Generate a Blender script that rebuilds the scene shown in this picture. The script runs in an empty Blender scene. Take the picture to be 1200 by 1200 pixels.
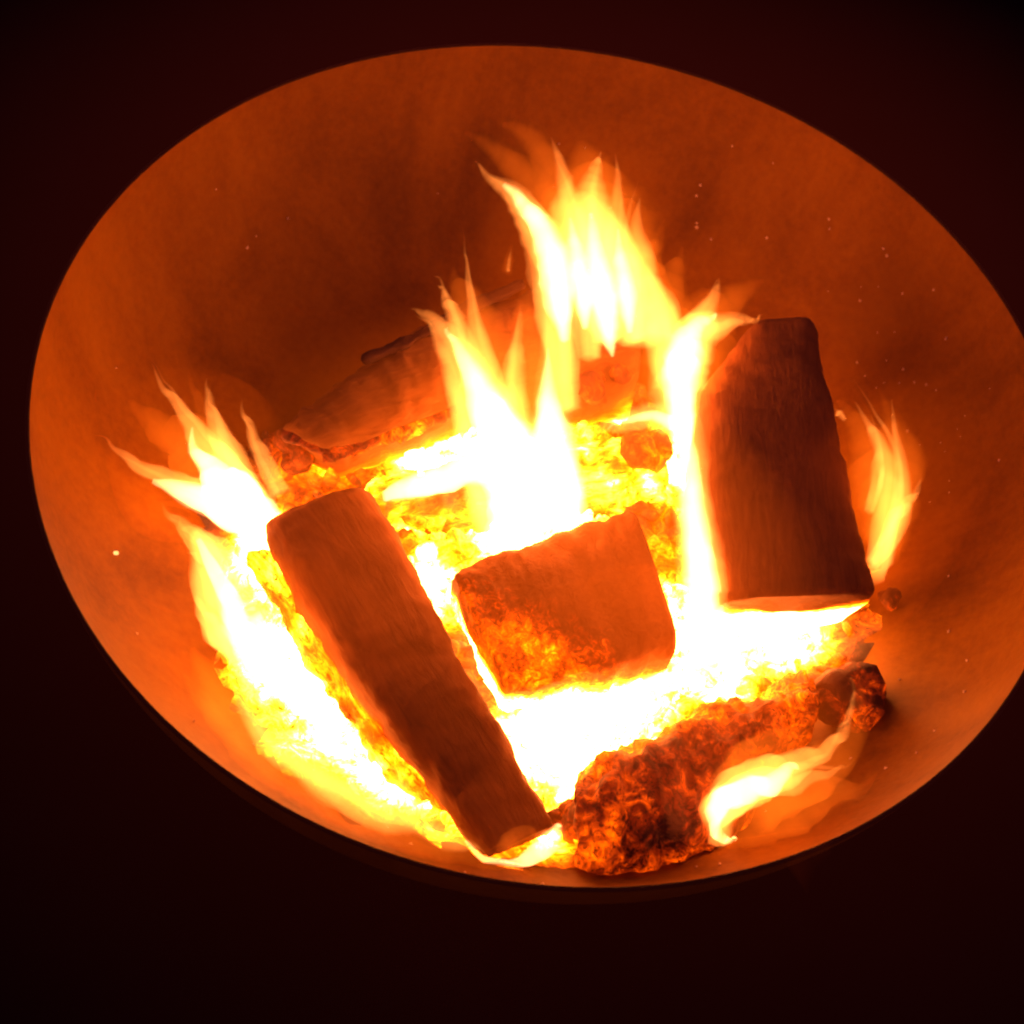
import bpy, bmesh, math, random
from mathutils import Vector, Matrix, noise

random.seed(7)
S = bpy.context.scene
COL = S.collection

# ------------------------------------------------------------------ camera
ELEV, ROLL, DIST, FOV = math.radians(57.232), math.radians(10.968), 0.74543, math.radians(47)
AIM = Vector((-0.01719, -0.12155, 0.0))
R_BOWL = 0.35                                     # rim radius, rim plane at z = 0
FW = Vector((0, math.cos(ELEV), -math.sin(ELEV)))
rt0 = Vector((1, 0, 0)); up0 = rt0.cross(FW)
RT = rt0 * math.cos(ROLL) + up0 * math.sin(ROLL)
UP = up0 * math.cos(ROLL) - rt0 * math.sin(ROLL)
CPOS = AIM - FW * DIST
cam_d = bpy.data.cameras.new('camera'); cam = bpy.data.objects.new('camera', cam_d); COL.objects.link(cam)
cam_d.sensor_fit = 'HORIZONTAL'; cam_d.angle = FOV; cam_d.clip_start = 0.01; cam_d.clip_end = 100
cam.matrix_world = Matrix((
    (RT.x, UP.x, -FW.x, CPOS.x), (RT.y, UP.y, -FW.y, CPOS.y), (RT.z, UP.z, -FW.z, CPOS.z), (0, 0, 0, 1)))
cam_d.dof.use_dof = True; cam_d.dof.focus_distance = .80; cam_d.dof.aperture_fstop = 9
S.camera = cam

# ------------------------------------------------------------------ night sky, exposure
W = bpy.data.worlds.new('World'); S.world = W; W.use_nodes = True
bg = W.node_tree.nodes['Background']
bg.inputs['Color'].default_value = (1.0, 0.38, 0.6, 1)
bg.inputs['Strength'].default_value = 0.12
S.view_settings.view_transform = 'Standard'; S.view_settings.look = 'None'
S.view_settings.exposure = 0.28; S.view_settings.gamma = 1
S.cycles.use_denoising = True
S.cycles.max_bounces = 3; S.cycles.diffuse_bounces = 2; S.cycles.glossy_bounces = 2; S.cycles.volume_bounces = 0
S.cycles.use_adaptive_sampling = True; S.cycles.adaptive_threshold = 0.06; S.cycles.adaptive_min_samples = 24
S.cycles.filter_width = 2.2
S.cycles.sample_clamp_indirect = 6

# ------------------------------------------------------------------ helpers
HALF = math.tan(FOV / 2)
def ray(px, py):
    return (FW + RT * ((px - 600) / 600 * HALF) - UP * ((py - 600) / 600 * HALF)).normalized()
def at_z(px, py, z):                               # the point at height z seen at a place of the photograph
    d = ray(px, py); return CPOS + d * ((z - CPOS.z) / d.z)
def on_plane(px, py, p, n):
    d = ray(px, py); return CPOS + d * ((p - CPOS).dot(n) / d.dot(n))
def tag(o, label=None, cat=None, group=None, kind=None):
    if label: o['label'] = label
    if cat: o['category'] = cat
    if group: o['group'] = group
    if kind: o['kind'] = kind
    return o
def empty(name, loc):
    o = bpy.data.objects.new(name, None); COL.objects.link(o); o.location = loc
    o.empty_display_size = 0.02
    return o
def link(name, me, mats, parent=None):
    for m in (mats if isinstance(mats, list) else [mats]): me.materials.append(m)
    o = bpy.data.objects.new(name, me); COL.objects.link(o)
    if parent is not None:
        o.parent = parent; o.matrix_parent_inverse = Matrix.Translation(-Vector(parent.location))
    return o
def mesh(name, verts, faces, heat=None, smooth=True):
    me = bpy.data.meshes.new(name); me.from_pydata([tuple(v) for v in verts], [], faces)
    if heat is not None:
        a = me.attributes.new('burn_level', 'FLOAT', 'POINT'); a.data.foreach_set('value', heat)
    bm = bmesh.new(); bm.from_mesh(me); bmesh.ops.recalc_face_normals(bm, faces=bm.faces); bm.to_mesh(me); bm.free()
    if smooth: me.polygons.foreach_set('use_smooth', [True] * len(me.polygons))
    me.update(); return me
def fbm(p, f, o=4):
    return noise.fractal(Vector(p) * f, 0.9, 2.1, o)
def sm(a, b, x):
    t = min(1, max(0, (x - a) / (b - a))); return t * t * (3 - 2 * t)

# ------------------------------------------------------------------ materials
def new_mat(name):
    m = bpy.data.materials.new(name); m.use_nodes = True
    nt = m.node_tree; nt.nodes.clear()
    out = nt.nodes.new('ShaderNodeOutputMaterial'); return m, nt, out
def N(nt, t, **kw):
    n = nt.nodes.new(t)
    for k, v in kw.items(): setattr(n, k, v)
    return n
def math_n(nt, op, a, b, clamp=False):
    n = N(nt, 'ShaderNodeMath', operation=op, use_clamp=clamp)
    for i, v in enumerate((a, b)):
        if isinstance(v, (int, float)): n.inputs[i].default_value = v
        else: nt.links.new(v, n.inputs[i])
    return n.outputs[0]
def noise_tex(nt, vec, scale, detail=5, rough=.6, dist=0):
    n = N(nt, 'ShaderNodeTexNoise'); nt.links.new(vec, n.inputs['Vector'])
    n.inputs['Scale'].default_value = scale; n.inputs['Detail'].default_value = detail
    n.inputs['Roughness'].default_value = rough; n.inputs['Distortion'].default_value = dist
    return n.outputs['Fac']
def ramp(nt, fac, stops):
    n = N(nt, 'ShaderNodeValToRGB'); e = n.color_ramp.elements
    while len(e) < len(stops): e.new(0.5)
    for el, (p, c) in zip(e, stops): el.position = p; el.color = (*c, 1)
    nt.links.new(fac, n.inputs['Fac']); return n.outputs['Color']

# ramp of glowing charcoal; the colours are scaled by the emission strength below
GLOW_MAX = 28.0
GLOW = [(0.00, (0, 0, 0)), (0.28, (0, 0, 0)), (0.40, (.006, .0003, 0)), (0.52, (.026, .0020, 0)),
        (0.64, (.065, .0085, 0)), (0.76, (.16, .032, .0002)), (0.88, (.45, .125, .007)), (1.0, (1, .33, .075))]
def burning(name, base, crack=0.45, fine=90, rough=.9, relief=.35, grain=(1, 1, 1), flake=.16):
    """charred wood / charcoal that glows where its 'burn_level' attribute and the noise of the char let it"""
    m, nt, out = new_mat(name)
    tc = N(nt, 'ShaderNodeTexCoord'); mp = N(nt, 'ShaderNodeMapping'); mp.inputs['Scale'].default_value = grain
    nt.links.new(tc.outputs['Object'], mp.inputs['Vector']); vec = mp.outputs[0]
    at = N(nt, 'ShaderNodeAttribute', attribute_name='burn_level')
    n1 = noise_tex(nt, vec, fine, 8, .68, 1.6)
    n2 = noise_tex(nt, tc.outputs['Object'], fine * .3, 5, .6, .8)
    n3 = noise_tex(nt, vec, fine * 2.2, 4, .6, 2.5)
    v = math_n(nt, 'MULTIPLY', math_n(nt, 'SUBTRACT', n1, .5), crack * 1.7)
    w = math_n(nt, 'MULTIPLY', math_n(nt, 'SUBTRACT', n2, .5), crack * 1.2)
    h = math_n(nt, 'ADD', math_n(nt, 'ADD', at.outputs['Fac'], v), w)
    # dark flakes of ash and char lying on the glow
    fl = math_n(nt, 'MULTIPLY', math_n(nt, 'SUBTRACT', n3, .56, True), flake * 9)
    h = math_n(nt, 'SUBTRACT', h, fl, True)
    em_c = ramp(nt, h, GLOW)
    bs = N(nt, 'ShaderNodeBsdfPrincipled')
    bc = ramp(nt, n1, [(0.25, tuple(c * .6 for c in base)), (0.5, base), (0.75, tuple(min(1, c * 1.35) for c in base))])
    nt.links.new(bc, bs.inputs['Base Color']); bs.inputs['Roughness'].default_value = rough
    bs.inputs['Specular IOR Level'].default_value = .2
    nt.links.new(em_c, bs.inputs['Emission Color']); bs.inputs['Emission Strength'].default_value = GLOW_MAX
    bp = N(nt, 'ShaderNodeBump'); bp.inputs['Strength'].default_value = relief; bp.inputs['Distance'].default_value = .003
    nt.links.new(n1, bp.inputs['Height']); nt.links.new(bp.outputs['Normal'], bs.inputs['Normal'])
    nt.links.new(bs.outputs[0], out.inputs['Surface']); return m
M_EMBER = burning('glowing_embers', (.05, .03, .02), crack=.40, fine=60, flake=.13)
M_WOOD = burning('scorched_wood', (.14, .044, .007), crack=.30, fine=110, grain=(.16, 1, 1), relief=.5, flake=.05)
M_BLOCK = burning('scorched_end_grain', (.15, .047, .007), crack=.42, fine=150, relief=.5, flake=.16)
M_BARK = burning('scorched_bark', (.15, .056, .010), crack=.20, fine=90, grain=(.2, 1, 1), relief=.8, flake=.05)
M_SOOT = burning('sooty_bark', (.035, .012, .004), crack=.2, fine=90, relief=.8)
M_CHAR = burning('charcoal', (.09, .028, .009), crack=.46, fine=70, relief=.8, flake=.2)
M_GLOWLOG = burning('glowing_log_wood', (.08, .04, .02), crack=.36, fine=80, grain=(.3, 1, 1), flake=.14)

def flame_mat(name, color, strength):
    m, nt, out = new_mat(name)
    em = N(nt, 'ShaderNodeEmission'); em.inputs['Color'].default_value = (*color, 1); em.inputs['Strength'].default_value = strength
    nt.links.new(em.outputs[0], out.inputs['Volume']); return m
FL = {'wisp': flame_mat('flame_wisp', (1, .14, .006), 14),
      'mid': flame_mat('flame_yellow', (1, .25, .036), 85),
      'veil': flame_mat('bloom_halo', (1, .10, .0), .75),
      'hot': flame_mat('flame_white', (1, .30, .095), 430)}

# bowl steel: rusted brown with soot patches and faint vertical streaks
m, nt, out = new_mat('rusted_steel'); M_STEEL = m
tc = N(nt, 'ShaderNodeTexCoord'); mp = N(nt, 'ShaderNodeMapping'); mp.inputs['Scale'].default_value = (1, 1, .25)
nt.links.new(tc.outputs['Object'], mp.inputs['Vector'])
a = noise_tex(nt, mp.outputs[0], 7, 7, .6, .6); b = noise_tex(nt, tc.outputs['Object'], 140, 4, .6)
mix = math_n(nt, 'ADD', math_n(nt, 'MULTIPLY', a, .8), math_n(nt, 'MULTIPLY', b, .2))
col = ramp(nt, mix, [(.3, (.060, .018, .0006)), (.5, (.145, .050, .0012)), (.68, (.20, .076, .002))])
bs = N(nt, 'ShaderNodeBsdfPrincipled'); nt.links.new(col, bs.inputs['Base Color'])
bs.inputs['Roughness'].default_value = .62; bs.inputs['Specular IOR Level'].default_value = .06
bp = N(nt, 'ShaderNodeBump'); bp.inputs['Strength'].default_value = .25; bp.inputs['Distance'].default_value = .002
nt.links.new(b, bp.inputs['Height']); nt.links.new(bp.outputs[0], bs.inputs['Normal']); nt.links.new(bs.outputs[0], out.inputs['Surface'])
m, nt, out = new_mat('blackened_steel'); M_RIM = m
tc = N(nt, 'ShaderNodeTexCoord'); a = noise_tex(nt, tc.outputs['Object'], 30, 5, .6)
bs = N(nt, 'ShaderNodeBsdfPrincipled'); nt.links.new(ramp(nt, a, [(.3, (.008, .003, .002)), (.7, (.018, .006, .004))]), bs.inputs['Base Color'])
bs.inputs['Roughness'].default_value = .8; bs.inputs['Specular IOR Level'].default_value = .1; nt.links.new(bs.outputs[0], out.inputs['Surface'])
m, nt, out = new_mat('dark_soil'); M_SOIL = m
tc = N(nt, 'ShaderNodeTexCoord'); a = noise_tex(nt, tc.outputs['Object'], 6, 8, .65)
bs = N(nt, 'ShaderNodeBsdfPrincipled'); nt.links.new(ramp(nt, a, [(.3, (.004, .0012, .003)), (.7, (.009, .0026, .0065))]), bs.inputs['Base Color'])
bs.inputs['Roughness'].default_value = 1; bs.inputs['Specular IOR Level'].default_value = 0
bp = N(nt, 'ShaderNodeBump'); bp.inputs['Distance'].default_value = .02; nt.links.new(a, bp.inputs['Height'])
nt.links.new(bp.outputs[0], bs.inputs['Normal']); nt.links.new(bs.outputs[0], out.inputs['Surface'])
m, nt, out = new_mat('grey_ash'); M_ASH = m
bs = N(nt, 'ShaderNodeBsdfPrincipled'); bs.inputs['Base Color'].default_value = (.55, .48, .42, 1); bs.inputs['Roughness'].default_value = .9
tc = N(nt, 'ShaderNodeTexCoord'); a = noise_tex(nt, tc.outputs['Object'], 200, 3)
nt.links.new(ramp(nt, a, [(.3, (.3, .16, .09)), (.7, (.5, .3, .18))]), bs.inputs['Base Color'])
nt.links.new(bs.outputs[0], out.inputs['Surface'])

# ------------------------------------------------------------------ ground
GZ = -0.236
gv, gf = [], []
n = 40
for j in range(n + 1):
    for i in range(n + 1):
        x, y = -4 + 8 * i / n, -4 + 8 * j / n
        gv.append((x, y, GZ + (0.02 * fbm((x, y, 3), 1.3) - .01 if math.hypot(x, y) > .5 else -.004)))
for j in range(n):
    for i in range(n):
        k = j * (n + 1) + i; gf.append((k, k + 1, k + n + 2, k + n + 1))
tag(link('ground', mesh('ground', gv, gf), M_SOIL), kind='structure')

# ------------------------------------------------------------------ the steel fire bowl
D_IN, EXPO = 0.222, 2.2
def depth_at(r): return D_IN * (max(0, 1 - (r / R_BOWL) ** EXPO)) ** (1 / EXPO)
bowl = tag(empty('fire_bowl', (0, 0, GZ)), 'round rust brown steel fire bowl glowing orange inside, full of burning logs', 'fire bowl')
prof = []
K = 40
for k in range(K + 1):                             # inner face, rim to centre
    t = k / K * math.pi / 2
    r = R_BOWL * math.cos(t) ** (2 / EXPO); z = -D_IN * math.sin(t) ** (2 / EXPO)
    prof.append((r, z))
outer = [(max(0, r + .0025 * (r > .001)), z - .004 if r < .3 else z - .001) for r, z in reversed(prof)]
prof = prof + outer
NS = 160
v, f = [], []
for (r, z) in prof:
    for s in range(NS):
        an = 2 * math.pi * s / NS
        rr = r
        v.append((rr * math.cos(an), rr * math.sin(an), z))
L = len(prof)
for k in range(L - 1):
    for s in range(NS):
        f.append((k * NS + s, k * NS + (s + 1) % NS, (k + 1) * NS + (s + 1) % NS, (k + 1) * NS + s))
me = mesh('bowl_wall', v, f)
bm = bmesh.new(); bm.from_mesh(me); bmesh.ops.remove_doubles(bm, verts=bm.verts, dist=1e-5); bmesh.ops.recalc_face_normals(bm, faces=bm.faces); bm.to_mesh(me); bm.free()
link('bowl_wall', me, M_STEEL, bowl)
v, f = [], []                                      # rolled rim bead
for s in range(NS):
    an = 2 * math.pi * s / NS
    for q in range(10):
        b = 2 * math.pi * q / 10
        r = R_BOWL + .0014 + .0014 * math.cos(b)
        v.append((r * math.cos(an), r * math.sin(an), .0004 + .0014 * math.sin(b)))
for s in range(NS):
    for q in range(10):
        f.append((s * 10 + q, ((s + 1) % NS) * 10 + q, ((s + 1) % NS) * 10 + (q + 1) % 10, s * 10 + (q + 1) % 10))
link('rim', mesh('rim', v, f), M_RIM, bowl)

# ash flecks stuck to the inner wall
v, f = [], []
def wall_point(an, r): return Vector((r * math.cos(an), r * math.sin(an), -depth_at(r)))
for k in range(75):
    an = random.uniform(0, 2 * math.pi); r = random.uniform(.30, .346)
    if random.random() < .45: an = random.uniform(.1, 1.3)
    p = wall_point(an, r); nrm = Vector((-p.x, -p.y, .12)).normalized()
    t1 = nrm.cross(Vector((0, 0, 1))).normalized(); t2 = nrm.cross(t1)
    s = random.uniform(.0006, .0017); b0 = len(v)
    for q in range(5):
        a_ = q / 5 * 2 * math.pi; rr = s * random.uniform(.6, 1.3)
        v.append(p + nrm * .0006 + t1 * rr * math.cos(a_) + t2 * rr * math.sin(a_))
    v.append(p + nrm * .0018)
    for q in range(5): f.append((b0 + q, b0 + (q + 1) % 5, b0 + 5))
tag(link('ash_flecks', mesh('ash_flecks', v, f, smooth=False), M_ASH), kind='stuff')

# ------------------------------------------------------------------ ember bed
BED_R = 0.27
HOT = [(320, 790, 80), (262, 690, 60), (352, 862, 62), (310, 640, 40), (1055, 720, 50), (1050, 620, 40), (600, 590, 95), (520, 570, 60), (700, 830, 80), (820, 760, 75), (640, 880, 60),
       (815, 560, 55), (920, 740, 55), (460, 930, 44), (535, 985, 50),  (610, 1000, 45), (500, 700, 40), (760, 420, 50)]
HOTW = [(at_z(x, y, -.16), r / 1550) for x, y, r in HOT]
def bed_z(x, y):
    r = math.hypot(x, y)
    z = -.164 + .014 * (1 - (r / BED_R) ** 2) + .09 * max(0, -y - .1)
    z = max(z, -depth_at(r) + .006)
    k = sm(.9, 1.0, r / bed_edge(math.atan2(y, x)))
    return z + (-depth_at(r) - .006 - z) * k
def bed_edge(an):                                  # the fire has burnt towards the near side of the bowl
    s_ = math.sin(an)
    return BED_R + .048 * sm(.45, 1, -s_) - .11 * sm(-.3, .7, s_) + .026 * sm(.8, 1, math.cos(an)) + .011 * noise.fractal(Vector((math.cos(an), s_, 0)) * 5, .8, 2, 4)
def bed_heat(p):
    h = .60 - .4 * sm(.0, .08, p.y)
    for q, r in HOTW:
        d = math.hypot(p.x - q.x, p.y - q.y)
        h = max(h, .56 + .48 * (1 - sm(r * .5, r * 1.9, d)))
    h += .16 * fbm(p, 22, 3)
    r = math.hypot(p.x, p.y) / bed_edge(math.atan2(p.y, p.x))
    return h - .48 * sm(.80, 1.01, r)
v, f, hh = [], [], []
NR, NA = 46, 150
for i in range(NR + 1):
    for s in range(NA):
        an = 2 * math.pi * s / NA
        r = (bed_edge(an) + .004) * i / NR
        x, y = r * math.cos(an), r * math.sin(an)
        z = bed_z(x, y) + .008 * fbm((x, y, 1), 60, 4)
        if i >= NR - 1: z = -depth_at(r) - .004
        p = Vector((x, y, z)); v.append(p); hh.append(bed_heat(p))
for i in range(NR):
    for s in range(NA):
        f.append((i * NA + s, (i + 1) * NA + s, (i + 1) * NA + (s + 1) % NA, i * NA + (s + 1) % NA))
bm = bmesh.new(); bmesh.ops.create_icosphere(bm, subdivisions=2, radius=1)
ico_v = [q.co.copy() for q in bm.verts]; ico_f = [tuple(q.index for q in fc.verts) for fc in bm.faces]; bm.free()
bm = bmesh.new(); bmesh.ops.create_icosphere(bm, subdivisions=4, radius=1)
ico3_v = [q.co.copy() for q in bm.verts]; ico3_f = [tuple(q.index for q in fc.verts) for fc in bm.faces]; bm.free()
def lump(v, f, hh, c, s, heat, seed, rough=.35):
    rot = Matrix.Rotation(random.uniform(0, 6.28), 3, Vector((random.gauss(0, 1), random.gauss(0, 1), random.gauss(0, 1))).normalized())
    b0 = len(v)
    for q in ico_v:
        d = 1 + rough * noise.noise(q * 1.6 + Vector((seed, 0, 0)))
        qq = q * d
        m_ = max(abs(qq.x), abs(qq.y), abs(qq.z)); qq = qq.lerp(qq / m_ * .75, .45)      # blocky, like broken charcoal
        p = c + rot @ Vector((qq.x * s.x, qq.y * s.y, qq.z * s.z))
        v.append(p); hh.append(heat(p) if callable(heat) else heat)
    f += [tuple(b0 + k for k in fc) for fc in ico_f]
for k in range(1100):
    r = BED_R * math.sqrt(random.random()) * .98; an = random.uniform(0, 6.283); r *= bed_edge(an) / BED_R * .92
    x, y = r * math.cos(an), r * math.sin(an)
    s = .0026 + .008 * random.random() ** 2.2
    off = random.uniform(-.10, .05)
    lump(v, f, hh, Vector((x, y, bed_z(x, y) + s * .4)), Vector((s * random.uniform(.9, 2.4), s, s * random.uniform(.45, .8))), lambda p: bed_heat(p) + off, k * 3.1)
tag(link('ember_bed', mesh('ember_bed', v, f, hh), M_EMBER), kind='stuff')

# ------------------------------------------------------------------ logs
def log_mesh(name, A, B, thick, heat, nS=90, rnd=.35, rough=.004, taper=.06, seed=0, crown=.0):
    """A, B: the two long edges of the top face as lists of points; the body hangs 'thick' below them."""
    def pl(P, t):
        ls = [(P[i + 1] - P[i]).length for i in range(len(P) - 1)]; tot = sum(ls); d = t * tot
        for i, l in enumerate(ls):
            if d <= l or i == len(ls) - 1: return P[i].lerp(P[i + 1], min(1.0, d / l))
            d -= l
    nC = 40
    sec = []                                       # rounded rectangle section, u across, w down (both 0..1)
    for q in range(nC):
        a_ = 2 * math.pi * (q + .5) / nC
        e = rnd * 2
        c_, s_ = math.cos(a_), math.sin(a_)
        sec.append((.5 + .5 * math.copysign(abs(c_) ** e, c_), .5 - .5 * math.copysign(abs(s_) ** e, s_)))
    v, f, hh = [], [], []
    cr = []
    endn = 5
    ts = [0] * endn + [i / nS for i in range(nS + 1)] + [1] * endn
    for i, t in enumerate(ts):
        a_, b_ = pl(A, t), pl(B, t)
        t2 = min(1, t + .02); t1 = max(0, t - .02)
        ax = ((pl(A, t2) + pl(B, t2)) - (pl(A, t1) + pl(B, t1))).normalized()
        acr = (b_ - a_); nrm = ax.cross(acr).normalized()
        if nrm.z < 0: nrm = -nrm
        th = thick(t) if callable(thick) else thick
        c_ = (a_ + b_) / 2 - nrm * th / 2
        sc = 1.0
        edge = min(i, len(ts) - 1 - i)
        if edge < endn: sc = edge / endn
        elif edge < endn + 2: sc = 1 - .05 * (endn + 2 - edge) / 2
        for (u, w) in sec:
            p = a_.lerp(b_, u) - nrm * th * w + nrm * crown * (1 - (2 * u - 1) ** 2) * (1 - w)
            p = c_ + (p - c_) * max(sc, .02)
            d = p - c_
            k = rough * (fbm(p + Vector((seed, 0, 0)), 25, 4) + .5 * fbm(p + Vector((0, seed, 0)), 90, 3))
            if edge < endn: p = p + ax * (k * .8) * (1 if i > 50 else -1) + d * 0
            else: p = p + d.normalized() * k
            v.append(p); hh.append(heat(p, t, u, w))
    for p in v:                                    # rests on the steel, never through it
        if p.z < 0:
            rr = math.hypot(p.x, p.y); lim = R_BOWL * (max(0, 1 - (min(.2215, -p.z) / D_IN) ** EXPO)) ** (1 / EXPO) - .003
            if rr > lim: p.x *= lim / rr; p.y *= lim / rr
    nT = len(ts)
    for i in range(nT - 1):
        for q in range(nC):
            f.append((i * nC + q, i * nC + (q + 1) % nC, (i + 1) * nC + (q + 1) % nC, (i + 1) * nC + q))
    f.append(tuple(range(nC))); f.append(tuple((nT - 1) * nC + q for q in reversed(range(nC))))
    return mesh(name, v, f, hh)
def place_log(name, label, A, B, mat, **kw):
    A = [at_z(*q) for q in A]; B = [at_z(*q) for q in B]
    me = log_mesh(name, A, B, **kw)
    c = sum((Vector(x.co) for x in me.vertices), Vector()) / len(me.vertices)
    ax = ((A[-1] + B[-1]) - (A[0] + B[0])).normalized(); cy = Vector((0, 0, 1)).cross(ax).normalized(); cz = ax.cross(cy)
    M = Matrix(((ax.x, cy.x, cz.x), (ax.y, cy.y, cz.y), (ax.z, cy.z, cz.z)))
    me.transform(M.to_4x4().inverted() @ Matrix.Translation(-c))
    o = link(name, me, mat); o.location = c; o.rotation_euler = M.to_euler()
    return tag(o, label, 'log', 'logs burning in the bowl')

def heat_side(base, lo, start=.35, amp=.22, f=30, foot=0):
    def h(p, t, u, w): return foot * sm(.03, 0, t) * sm(.06, .3, w) + base + (lo - base) * sm(start * .5, .68, w) + amp * fbm(p, f, 3) * sm(.1, .5, w + .15)
    return h
# long split log lying front left
place_log('split_log', 'long narrow split log with dark smooth top lying at the front left',
          [(308, 606, -.102), (345, 690, -.100), (418, 800, -.100), (482, 880, -.104), (570, 1003, -.108)],
          [(432, 560, -.102), (488, 655, -.100), (545, 770, -.100), (602, 865, -.104), (655, 962, -.108)], M_WOOD,
          thick=.062, heat=heat_side(.12, .80, .25), rnd=.24, rough=.003, seed=1)
# short block in the middle
def heat_block(p, t, u, w):
    g = sm(.62, 1.2, (1 - t) * .9 + u * .62)      # ash-eaten lower left corner glows
    return .03 + .52 * g + .62 * sm(.15, .65, w) + .12 * fbm(p, 60, 4)
place_log('block_log', 'short squared log block in the middle with a crumbling glowing corner',
          [(528, 662, -.098), (630, 622, -.097), (742, 588, -.098)],
          [(596, 806, -.100), (700, 790, -.098), (800, 752, -.098)], M_BLOCK,
          thick=.058, heat=heat_block, rnd=.17, rough=.0045, seed=4)
# big log leaning on the back right
place_log('leaning_log', 'thick dark log leaning up against the right side of the bowl',
          [(845, 700, -.082), (826, 560, -.070), (826, 445, -.058), (884, 372, -.050)],
          [(1034, 692, -.084), (1008, 570, -.072), (984, 470, -.060), (960, 368, -.050)], M_WOOD,
          thick=.080, heat=heat_side(.08, .74, .3, foot=.56), rnd=.2, rough=.003, seed=9)
# log along the back
def heat_back(p, t, u, w):
    return .10 + .2 * sm(.85, 1, u) + .50 * sm(.25, .75, w) + .3 * sm(.86, 1, t) * (.5 + fbm(p, 40, 3))
BARK = place_log('bark_log', 'broad cracked log with flaky bark lying behind the middle flames',
          [(322, 500, -.118), (400, 430, -.106), (500, 368, -.098), (620, 322, -.094), (745, 330, -.094)],
          [(390, 534, -.114), (470, 503, -.106), (540, 472, -.102), (650, 470, -.100), (748, 462, -.100)], M_BARK,
          thick=.065, heat=heat_back, rnd=.36, rough=.006, seed=13, crown=.004)
def bark_piece(name, A, B, mat, hv, thick=.006, rough=.004, seed=0):
    A = [at_z(*q) for q in A]; B = [at_z(*q) for q in B]
    me = log_mesh(name, A, B, thick=thick, heat=lambda p, t, u, w: hv + .12 * fbm(p, 60, 3), nS=40, rnd=.4, rough=rough, seed=seed)
    BARK_M = Matrix.LocRotScale(BARK.location, BARK.rotation_euler, None)
    me.transform(BARK_M.inverted()); me.materials.append(mat)
    o = bpy.data.objects.new(name, me); COL.objects.link(o); o.parent = BARK
    return o
b_ = bark_piece('bark', [(425, 418, -.098), (462, 398, -.094), (520, 364, -.091), (612, 326, -.087)], [(427, 421, -.098), (470, 408, -.095), (530, 376, -.091), (616, 335, -.087)], M_SOOT, .08, seed=2)
for k, (x0, y0, x1, y1, w, hv) in enumerate([(378, 536, 452, 514, 5, .42), (410, 530, 500, 496, 6, .50), (470, 508, 548, 476, 6, .55), (505, 490, 560, 470, 4, .40), (330, 508, 392, 535, 5, .36)]):
    bark_piece('splinter', [(x0, y0 - w, -.095), ((x0 + x1) / 2, (y0 + y1) / 2 - w - 2, -.093), (x1, y1 - w, -.094)], [(x0, y0 + w, -.097), ((x0 + x1) / 2, (y0 + y1) / 2 + w, -.095), (x1, y1 + w, -.096)], M_CHAR, hv, rough=.003, seed=k * 3 + 5)
# glowing logs beneath
def heat_glow(b, amp): return lambda p, t, u, w: b + amp * fbm(p, 34, 4)
place_log('glowing_log', 'yellow glowing log half burnt away under the middle flames behind the block',
          [(430, 560, -.130), (560, 520, -.126), (690, 505, -.126), (780, 510, -.128)],
          [(450, 620, -.138), (570, 610, -.134), (700, 590, -.134), (790, 585, -.138)], M_GLOWLOG,
          thick=.035, heat=heat_glow(.72, .22), rnd=.45, rough=.008, seed=21)
place_log('glowing_log', 'thin glowing strip of log beside the outer flank of the long split log',
          [(285, 645, -.128), (350, 770, -.130), (420, 870, -.134), (500, 960, -.136)],
          [(325, 640, -.122), (392, 760, -.124), (455, 850, -.128), (530, 945, -.130)], M_GLOWLOG,
          thick=.03, heat=heat_glow(.74, .2), rnd=.45, rough=.008, seed=25)
# charred crumbling log at the front right
def heat_char(p, t, u, w):
    top = 1 - sm(.0, .35, u)
    return .40 + .26 * top + .12 * fbm(p, 40, 4) + .16 * sm(.5, 1, w) + .04 * (1 - sm(0, .25, t))
place_log('charred_log', 'crumbling charred log with glowing orange cracks at the front right',
          [(668, 895, -.126), (730, 855, -.116), (830, 818, -.112), (945, 775, -.116)],
          [(690, 1036, -.094), (800, 1016, -.090), (885, 955, -.098), (960, 868, -.116)], M_CHAR,
          thick=.05, heat=heat_char, rnd=.5, rough=.011, seed=31, crown=.016)

# loose chunks of charcoal
def chunk(px, py, z, s, label, heat, mat=None, sz=(1.2, 1, .8)):
    v, f, hh = [], [], []
    for k in range(5):
        o = Vector((random.gauss(0, .45), random.gauss(0, .45), random.gauss(0, .2))) * s if k else Vector()
        q = s * (random.uniform(.45, .7) if k else 1)
        lump(v, f, hh, o, Vector((q * sz[0], q * sz[1], q * sz[2])), lambda p: heat + .25 * fbm(p + Vector((px, 0, 0)), 60, 3), px + k, .6)
    o = link('charcoal_chunk', mesh('charcoal_chunk', v, f, hh), mat or M_CHAR); o.location = at_z(px, py, z)
    tag(o, label, 'charcoal', 'loose charcoal chunks in the fire')
chunk(992, 812, -.124, .024, 'dark knobbly charcoal chunk at the right end of the charred log', .34)
chunk(1044, 702, -.130, .009, 'small charcoal crumb beside the lower right corner of the leaning log', .33)
chunk(352, 528, -.138, .017, 'pale pink ashy chunk at the left end of the bark log', .40)
chunk(695, 455, -.10, .014, 'glowing chunk under the tall back flame at the right end of the bark log', .46)
chunk(755, 530, -.128, .020, 'orange chunk between the middle block and the upper part of the leaning log', .54)
chunk(690, 960, -.135, .020, 'glowing chunk between the foot of the long log and the charred log', .50)
chunk(740, 1010, -.130, .018, 'dark chunk at the near rim below the charred log', .36)
chunk(505, 975, -.145, .014, 'yellow glowing chunk left of the foot of the long log', .66)

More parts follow.
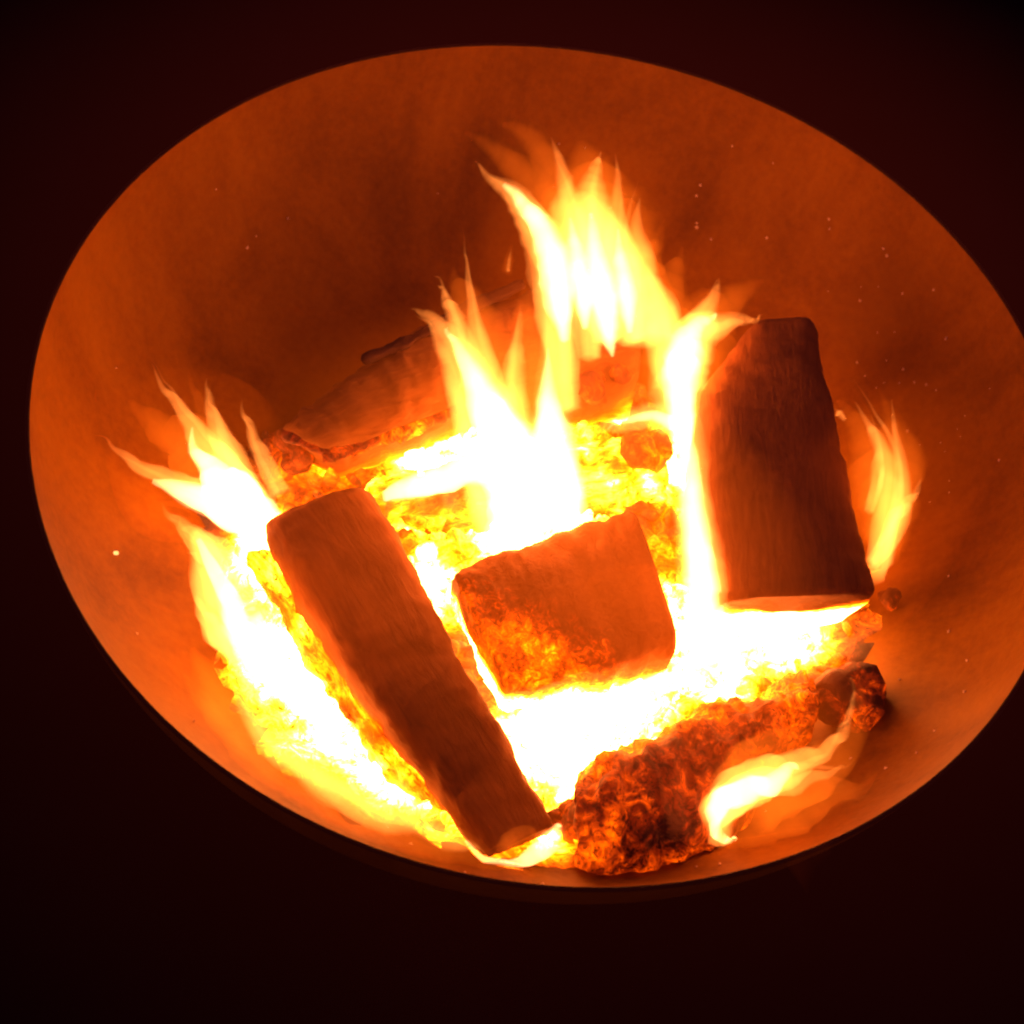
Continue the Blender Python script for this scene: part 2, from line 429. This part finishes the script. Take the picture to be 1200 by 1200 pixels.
# ------------------------------------------------------------------ flames: glowing gas, one closed tongue per part
CAMR = Vector((1, 0, 0))
def spline(P, n):
    out = []
    for k in range(n + 1):
        t = k / n * (len(P) - 1); i = min(int(t), len(P) - 2); u = t - i
        p0 = P[max(i - 1, 0)]; p1 = P[i]; p2 = P[i + 1]; p3 = P[min(i + 2, len(P) - 1)]
        out.append(tuple(.5 * ((2 * b) + (c - a) * u + (2 * a - 5 * b + 4 * c - d) * u * u + (3 * b - a - 3 * c + d) * u ** 3) for a, b, c, d in zip(p0, p1, p2, p3)))
    return out
def tongue(parent, spec, kind, base, tilt, flat=None, seed=0, thick=1.15):
    """spec: (x, y, half width) along the tongue; it stands in a plane leaning back from its root"""
    upv = Vector((0, math.sin(tilt), math.cos(tilt))); nrm = CAMR.cross(upv).normalized()
    pts = spline(spec, 8 * (len(spec) - 1))
    n = len(pts); C, Wd = [], []
    for k, (x, y, w) in enumerate(pts):
        if flat is not None: p = at_z(x, y, flat)
        else: p = on_plane(x, y, base, nrm)
        off = .012 * noise.noise(Vector((seed * 7.3, k * .22, 0)))
        p = p + nrm * off * (k / n)
        C.append(p); Wd.append(max(.2, w) * (p - CPOS).dot(FW) * HALF / 600)
    cut = next((k for k, p in enumerate(C) if k > 6 and p.z < 0 and math.hypot(p.x, p.y) > R_BOWL * (max(0, 1 - (min(.2, -p.z) / D_IN) ** EXPO)) ** (1 / EXPO) - .004), None)
    if cut is not None and cut < n:                # a tongue that meets the steel ends there in a point
        C, Wd = C[:cut], [w * min(1, (cut - k) / 12) for k, w in enumerate(Wd[:cut])]; n = cut
    v, f = [], []
    NQ = 20
    for k in range(n):
        tg = (C[min(k + 1, n - 1)] - C[max(k - 1, 0)]).normalized()
        view = nrm if flat is None else Vector((0, 0, 1))
        sd = tg.cross(view).normalized(); dp = sd.cross(tg).normalized()
        for q in range(NQ):
            a_ = 2 * math.pi * q / NQ
            wob = 1 + .26 * noise.noise(Vector((k * .16, math.cos(a_) * .9 + seed, math.sin(a_) * .9))) + .22 * noise.noise(Vector((k * .5, math.cos(a_) * 1.5 + seed * 2, math.sin(a_))))
            th = thick * (1 - .6 * k / n) * abs(math.sin(a_)) ** (2.4 if kind == 'hot' else 1.7)
            v.append(C[k] + (sd * math.cos(a_) + dp * math.sin(a_) * th) * Wd[k] * wob)
    for p in v:                                    # flames stay inside the steel
        if p.z < 0:
            rr = math.hypot(p.x, p.y); lim = R_BOWL * (max(0, 1 - (min(.2, -p.z) / D_IN) ** EXPO)) ** (1 / EXPO) - .004
            if rr > lim: p.x *= lim / rr; p.y *= lim / rr
    for k in range(n - 1):
        for q in range(NQ):
            f.append((k * NQ + q, k * NQ + (q + 1) % NQ, (k + 1) * NQ + (q + 1) % NQ, (k + 1) * NQ + q))
    f.append(tuple(range(NQ))); f.append(tuple((n - 1) * NQ + q for q in reversed(range(NQ))))
    return link('flame_tongue' if kind != 'hot' else 'flame_core', mesh('flame_tongue', v, f), FL[kind], parent)
def flame(label, root, rz, tilt, tongues, flat=None):
    base = at_z(root[0], root[1], rz)
    e = tag(empty('flame', base), label, 'flame', 'flames rising from the fire')
    for k, (kind, spec) in enumerate(tongues):
        tongue(e, spec, kind, base, math.radians(tilt), flat, root[0] * .01 + k * 1.7)
        if kind == 'mid':                           # thin filaments beside each tongue
            for q in range(1 + k % 2):
                dx = random.uniform(-1, 1) * .8; ln = random.uniform(.9, 1.12); x0, y0, _ = spec[0]
                fil = [(x0 + (x - x0) * ln + dx * w, y0 + (y - y0) * ln, w * random.uniform(.3, .5)) for x, y, w in spec]
                tongue(e, fil, 'wisp' if q else 'mid', base, math.radians(tilt), flat, root[0] * .02 + k * 2.3 + q)
    # added halo of faint emission, standing in for bloom round the flame
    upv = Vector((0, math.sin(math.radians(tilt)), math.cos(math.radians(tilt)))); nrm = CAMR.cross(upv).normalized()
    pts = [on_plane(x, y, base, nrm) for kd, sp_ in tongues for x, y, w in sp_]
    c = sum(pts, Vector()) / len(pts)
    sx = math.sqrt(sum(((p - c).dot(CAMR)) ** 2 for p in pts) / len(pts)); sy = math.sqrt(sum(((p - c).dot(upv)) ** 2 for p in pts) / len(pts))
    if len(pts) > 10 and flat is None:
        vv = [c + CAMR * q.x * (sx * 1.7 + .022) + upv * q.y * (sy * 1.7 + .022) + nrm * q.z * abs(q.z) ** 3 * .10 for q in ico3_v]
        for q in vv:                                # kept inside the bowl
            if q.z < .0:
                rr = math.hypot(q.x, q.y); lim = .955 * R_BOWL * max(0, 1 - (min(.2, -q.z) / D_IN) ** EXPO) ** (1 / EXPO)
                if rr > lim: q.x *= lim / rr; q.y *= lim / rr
        link('bloom_halo', mesh('bloom_halo', vv, ico3_f), FL['veil'], e)
    return e

flame('tall ragged flame with many tips rising highest at the back', (700, 470), -.10, 30, [
    ('mid', [(662, 480, 18), (652, 370, 26), (640, 290, 27), (612, 240, 19), (580, 212, 8), (556, 190, 1)]),
    ('hot', [(662, 400, 6), (656, 350, 20), (646, 295, 20), (620, 245, 13), (590, 216, 4)]),
    ('wisp', [(660, 300, 24), (625, 220, 22), (585, 180, 14), (545, 155, 3)]),
    ('wisp', [(670, 300, 26), (650, 210, 24), (625, 165, 16), (590, 145, 4)]),
    ('mid', [(715, 400, 14), (706, 330, 46), (692, 270, 40), (680, 225, 8)]),
    ('wisp', [(700, 330, 80), (695, 260, 70), (690, 210, 45), (680, 165, 6)]),
    ('mid', [(690, 420, 14), (684, 320, 26), (668, 240, 15), (656, 190, 7), (646, 160, 1)]),
    ('mid', [(712, 400, 18), (700, 300, 30), (694, 225, 18), (698, 198, 9), (704, 178, 1)]),
    ('mid', [(736, 400, 20), (728, 320, 26), (722, 255, 13), (724, 210, 5), (721, 180, 1)]),
    ('mid', [(762, 400, 30), (750, 320, 24), (745, 268, 10), (750, 232, 1)]),
    ('wisp', [(770, 390, 30), (762, 320, 20), (770, 280, 9), (780, 255, 1)]),
    ('hot', [(718, 418, 2), (713, 390, 13), (707, 345, 20), (698, 295, 13), (692, 250, 3)]),
    ('hot', [(686, 385, 4), (682, 340, 15), (675, 295, 12), (668, 255, 2)]),
    ('hot', [(738, 390, 4), (734, 350, 14), (728, 310, 11), (724, 270, 2)]),
])
flame('wide flame leaning right over the top of the leaning log', (800, 500), -.10, 30, [
    ('mid', [(806, 520, 18), (795, 440, 34), (818, 392, 28), (852, 378, 14), (880, 374, 5), (894, 370, 1)]),
    ('mid', [(800, 450, 30), (815, 390, 24), (836, 350, 9), (843, 326, 1)]),
    ('mid', [(790, 450, 26), (775, 380, 28), (755, 330, 18), (740, 300, 4)]),
    ('wisp', [(800, 440, 50), (825, 380, 40), (860, 350, 22), (895, 330, 3)]),
    ('wisp', [(790, 460, 44), (775, 370, 40), (790, 320, 16), (800, 290, 2)]),
    ('hot', [(812, 560, 14), (797, 470, 20), (800, 420, 24), (815, 385, 14), (840, 370, 3)]),
    ('mid', [(806, 505, 22), (765, 488, 18), (730, 494, 13), (694, 509, 3)]),
    ('hot', [(806, 505, 14), (768, 488, 8), (735, 493, 5), (712, 502, 1)]),
])
flame('white column of flame in the gap between the block and the leaning log', (822, 745), -.13, 20, [
    ('hot', [(830, 770, 26), (822, 690, 22), (814, 610, 17), (808, 540, 13), (800, 480, 4)]),
    ('mid', [(835, 780, 34), (824, 690, 30), (814, 600, 25), (808, 520, 20), (800, 450, 6)]),
])
flame('forked white and yellow flame in the middle behind the block', (615, 620), -.13, 28, [
    ('mid', [(600, 625, 40), (580, 520, 46), (545, 430, 27), (512, 378, 12), (482, 362, 1)]),
    ('mid', [(600, 560, 30), (568, 440, 20), (554, 365, 8), (547, 310, 3), (543, 282, .5)]),
    ('mid', [(560, 450, 22), (538, 385, 14), (524, 350, 7), (514, 332, 1)]),
    ('mid', [(610, 560, 40), (600, 460, 20), (606, 400, 9), (611, 362, 1)]),
    ('mid', [(640, 590, 46), (645, 480, 22), (643, 400, 10), (640, 330, 1)]),
    ('wisp', [(580, 500, 50), (560, 400, 40), (545, 350, 24), (530, 315, 3)]),
    ('wisp', [(640, 480, 36), (620, 400, 30), (618, 350, 12), (615, 325, 2)]),
    ('hot', [(605, 640, 34), (608, 560, 46), (580, 490, 30), (546, 425, 13), (522, 385, 3)]),
    ('hot', [(655, 612, 36), (648, 530, 30), (642, 460, 13), (642, 410, 2)]),
    ('hot', [(450, 582, 8), (500, 566, 20), (570, 545, 28), (640, 545, 22)]),
])
flame('flame with long curved tips reaching left over the bowl wall', (300, 605), -.12, 28, [
    ('mid', [(305, 598, 20), (245, 578, 22), (192, 560, 14), (146, 535, 8), (116, 510, 4), (98, 491, .5)]),
    ('mid', [(295, 595, 28), (252, 540, 26), (222, 498, 13), (198, 458, 6), (178, 425, .6)]),
    ('mid', [(290, 585, 22), (262, 520, 17), (248, 475, 8), (240, 446, 1)]),
    ('mid', [(328, 578, 13), (306, 532, 11), (291, 498, 6), (282, 468, .6)]),
    ('wisp', [(250, 520, 16), (234, 476, 9), (222, 432, 1)]),
    ('wisp', [(270, 580, 50), (230, 530, 44), (190, 500, 24), (150, 470, 3)]),
    ('wisp', [(225, 592, 12), (180, 588, 8), (138, 580, 1)]),
    ('hot', [(315, 615, 22), (270, 575, 32), (243, 545, 17), (222, 505, 2)]),
    ('hot', [(305, 615, 24), (240, 588, 24), (180, 562, 4)]),
])
flame('low white flame licking along the outer side of the long split log', (320, 800), -.13, 28, [
    ('mid', [(228, 622, 8), (262, 700, 40), (300, 780, 52), (345, 850, 52), (400, 910, 38), (450, 940, 6)]),  # wide soft sheet added for the bloom along the ember band
    ('wisp', [(540, 1000, 16), (460, 968, 46), (380, 925, 48), (315, 875, 30), (270, 830, 3)]),
    ('mid', [(535, 1000, 10), (470, 970, 24), (400, 930, 24), (340, 890, 4)]),
    ('mid', [(280, 660, 22), (238, 640, 20), (205, 612, 8), (188, 590, .6)]),
    ('mid', [(300, 770, 24), (262, 750, 20), (238, 715, 9), (228, 690, 1)]),
    ('mid', [(330, 850, 24), (285, 830, 22), (258, 800, 9), (246, 775, 1)]),
    ('mid', [(290, 690, 24), (255, 650, 18), (228, 625, 9), (210, 605, 1)]),
    ('mid', [(300, 740, 28), (262, 705, 18), (236, 665, 8), (220, 640, 1)]),
    ('mid', [(320, 810, 34), (285, 770, 24), (258, 735, 9), (242, 700, 1)]),
    ('mid', [(345, 860, 40), (305, 835, 24), (280, 815, 10), (262, 790, 1)]),
    ('mid', [(420, 930, 24), (360, 890, 26), (310, 860, 14), (280, 835, 2)]),
    ('mid', [(470, 960, 20), (420, 930, 26), (370, 905, 14), (335, 885, 2)]),
    ('wisp', [(520, 985, 24), (450, 965, 34), (380, 930, 26), (320, 890, 3)]),
    ('wisp', [(330, 860, 60), (290, 810, 44), (255, 760, 20), (235, 720, 3)]),
    ('hot', [(300, 720, 8), (320, 780, 24), (345, 830, 28), (370, 870, 10)]),
    ('hot', [(232, 632, 4), (262, 690, 15), (285, 740, 22), (310, 790, 26), (345, 850, 24), (385, 895, 8)]),
])
flame('orange see-through flame on the far side of the leaning log by the right wall', (1040, 640), -.12, 22, [
    ('wisp', [(1040, 650, 20), (1035, 590, 38), (1022, 530, 28), (1000, 490, 14), (980, 470, 1)]),
    ('mid', [(1026, 690, 14), (1040, 600, 16), (1040, 545, 13), (1020, 500, 6), (1002, 472, 1)]),
    ('mid', [(1022, 660, 10), (1050, 620, 14), (1058, 560, 9), (1048, 500, 4), (1046, 470, .6)]),
    ('mid', [(1030, 640, 5), (1050, 605, 10), (1068, 585, 7), (1080, 560, 1)]),
    ('wisp', [(1030, 640, 20), (1052, 580, 26), (1062, 530, 20), (1050, 480, 2)]),
    ('wisp', [(1025, 600, 20), (1040, 540, 20), (1042, 490, 10), (1030, 455, 1)]),
    ('mid', [(1018, 600, 6), (1028, 560, 9), (1030, 520, 5), (1022, 490, .8)]),
    ('wisp', [(1030, 830, 8), (1062, 760, 50), (1072, 670, 44), (1056, 590, 8)]),
    ('mid', [(1010, 760, 6), (1048, 730, 16), (1058, 690, 12), (1052, 650, 1)]),
    ('mid', [(1035, 810, 6), (1066, 750, 34), (1076, 685, 28), (1064, 630, 3)]),
    ('wisp', [(1000, 740, 10), (1040, 700, 34), (1055, 640, 26), (1050, 590, 4)]),
    ('mid', [(990, 492, 3), (984, 486, 5), (978, 482, 2)]),
])
flame('pale curling flame in front of the charred log by the near right rim', (850, 985), -.105, 25, [
    ('mid', [(868, 1000, 4), (834, 972, 16), (860, 930, 30), (915, 905, 28), (960, 885, 13), (990, 850, 7), (1001, 812, 3), (996, 795, .6)]),
    ('mid', [(850, 990, 8), (845, 950, 22), (890, 920, 26), (940, 910, 14), (990, 900, 2)]),
    ('hot', [(866, 994, 4), (836, 972, 11), (850, 938, 20), (895, 917, 20), (935, 900, 5)]),
    ('wisp', [(850, 985, 14), (905, 955, 36), (965, 935, 28), (1030, 915, 2)]),
    ('wisp', [(845, 950, 28), (880, 895, 36), (925, 860, 20), (960, 830, 2)]),
    ('wisp', [(880, 940, 40), (950, 905, 40), (1000, 860, 16), (1010, 800, 2)]),
])
flame('small white flame curling round the foot of the long split log', (600, 1000), -.10, 25, [
    ('hot', [(545, 985, 2), (568, 1006, 5), (606, 1013, 9), (640, 992, 15), (656, 965, 3)]),
    ('mid', [(535, 970, 4), (565, 1010, 9), (610, 1016, 15), (648, 990, 22), (664, 950, 4)]),
    ('wisp', [(590, 1000, 14), (605, 980, 14), (630, 965, 5)]),
])
flame('low white flame spreading in front of the middle block', (720, 830), -.13, 20, [
    ('hot', [(620, 870, 10), (680, 845, 22), (750, 815, 22), (820, 780, 14)]),
    ('hot', [(640, 930, 6), (630, 880, 20), (610, 830, 12), (590, 790, 2)]),
    ('mid', [(790, 800, 14), (860, 765, 26), (930, 745, 16), (990, 735, 2)]),
    ('hot', [(800, 780, 12), (860, 755, 16), (920, 742, 8)]),
])
flame('soft yellow sheet of added glow along the near left edge of the embers', (430, 950), -.10, 28, [  # flat emissive sheet added for the soft yellow glow near the rim
    ('mid', [(272, 800, 3), (306, 858, 16), (360, 902, 22), (430, 942, 24), (500, 970, 20), (560, 998, 5)]),
    ('wisp', [(330, 870, 4), (390, 915, 26), (455, 950, 26), (520, 980, 6)]),
    ('wisp', [(225, 760, 4), (275, 850, 40), (345, 920, 50), (430, 965, 50), (520, 1000, 36), (590, 1015, 5)]),
    ('wisp', [(215, 790, 3), (270, 865, 24), (350, 930, 34), (440, 975, 34), (540, 1008, 6)]),
], flat=-.100)
flame('tiny flame tip alone above the back edge of the bark log', (596, 318), -.085, 20, [
    ('wisp', [(594, 320, 7), (597, 300, 6), (600, 284, .6)]),
    ('mid', [(595, 318, 2.5), (597, 302, 2), (599, 292, .4)]),
])
# added glow volume over the ember bed, a veil that lifts log tops and walls
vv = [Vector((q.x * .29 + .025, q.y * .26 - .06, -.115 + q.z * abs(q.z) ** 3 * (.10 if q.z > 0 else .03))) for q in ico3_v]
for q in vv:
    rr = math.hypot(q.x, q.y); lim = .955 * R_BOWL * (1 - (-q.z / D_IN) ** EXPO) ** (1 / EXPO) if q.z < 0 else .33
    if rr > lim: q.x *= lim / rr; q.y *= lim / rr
tag(link('veil_glow', mesh('veil_glow', vv, ico3_f), flame_mat('veil_glow', (1, .12, 0), 3.3)), kind='stuff')
vv = [Vector((q.x * .56 + .01, q.y * .56 - .03, .075 + q.z * abs(q.z) ** 2.5 * .06)) for q in ico3_v]  # added glowing disc reaching past the rim, for a reddish glare halo
tag(link('glare_halo', mesh('glare_halo', vv, ico3_f), flame_mat('glare_halo', (1, .07, .03), .15)), kind='stuff')
# sparks
bm = bmesh.new(); bmesh.ops.create_icosphere(bm, subdivisions=1, radius=.0022); sp = bpy.data.meshes.new('spark'); bm.to_mesh(sp); bm.free()
m, nt, out = new_mat('spark_glow'); em = N(nt, 'ShaderNodeEmission'); em.inputs['Color'].default_value = (1, .45, .12, 1); em.inputs['Strength'].default_value = 1.6
nt.links.new(em.outputs[0], out.inputs['Surface']); sp.materials.append(m)
for px, py, z, lb in [(136, 648, -.08, 'orange spark glowing on the left wall below the long curved flame'),
                      (206, 187, -.015, 'tiny pale spark near the rim at the upper left')]:
    o = bpy.data.objects.new('spark', sp); COL.objects.link(o); o.location = at_z(px, py, z); o.scale = (1, .8, .6)
    tag(o, lb, 'spark')
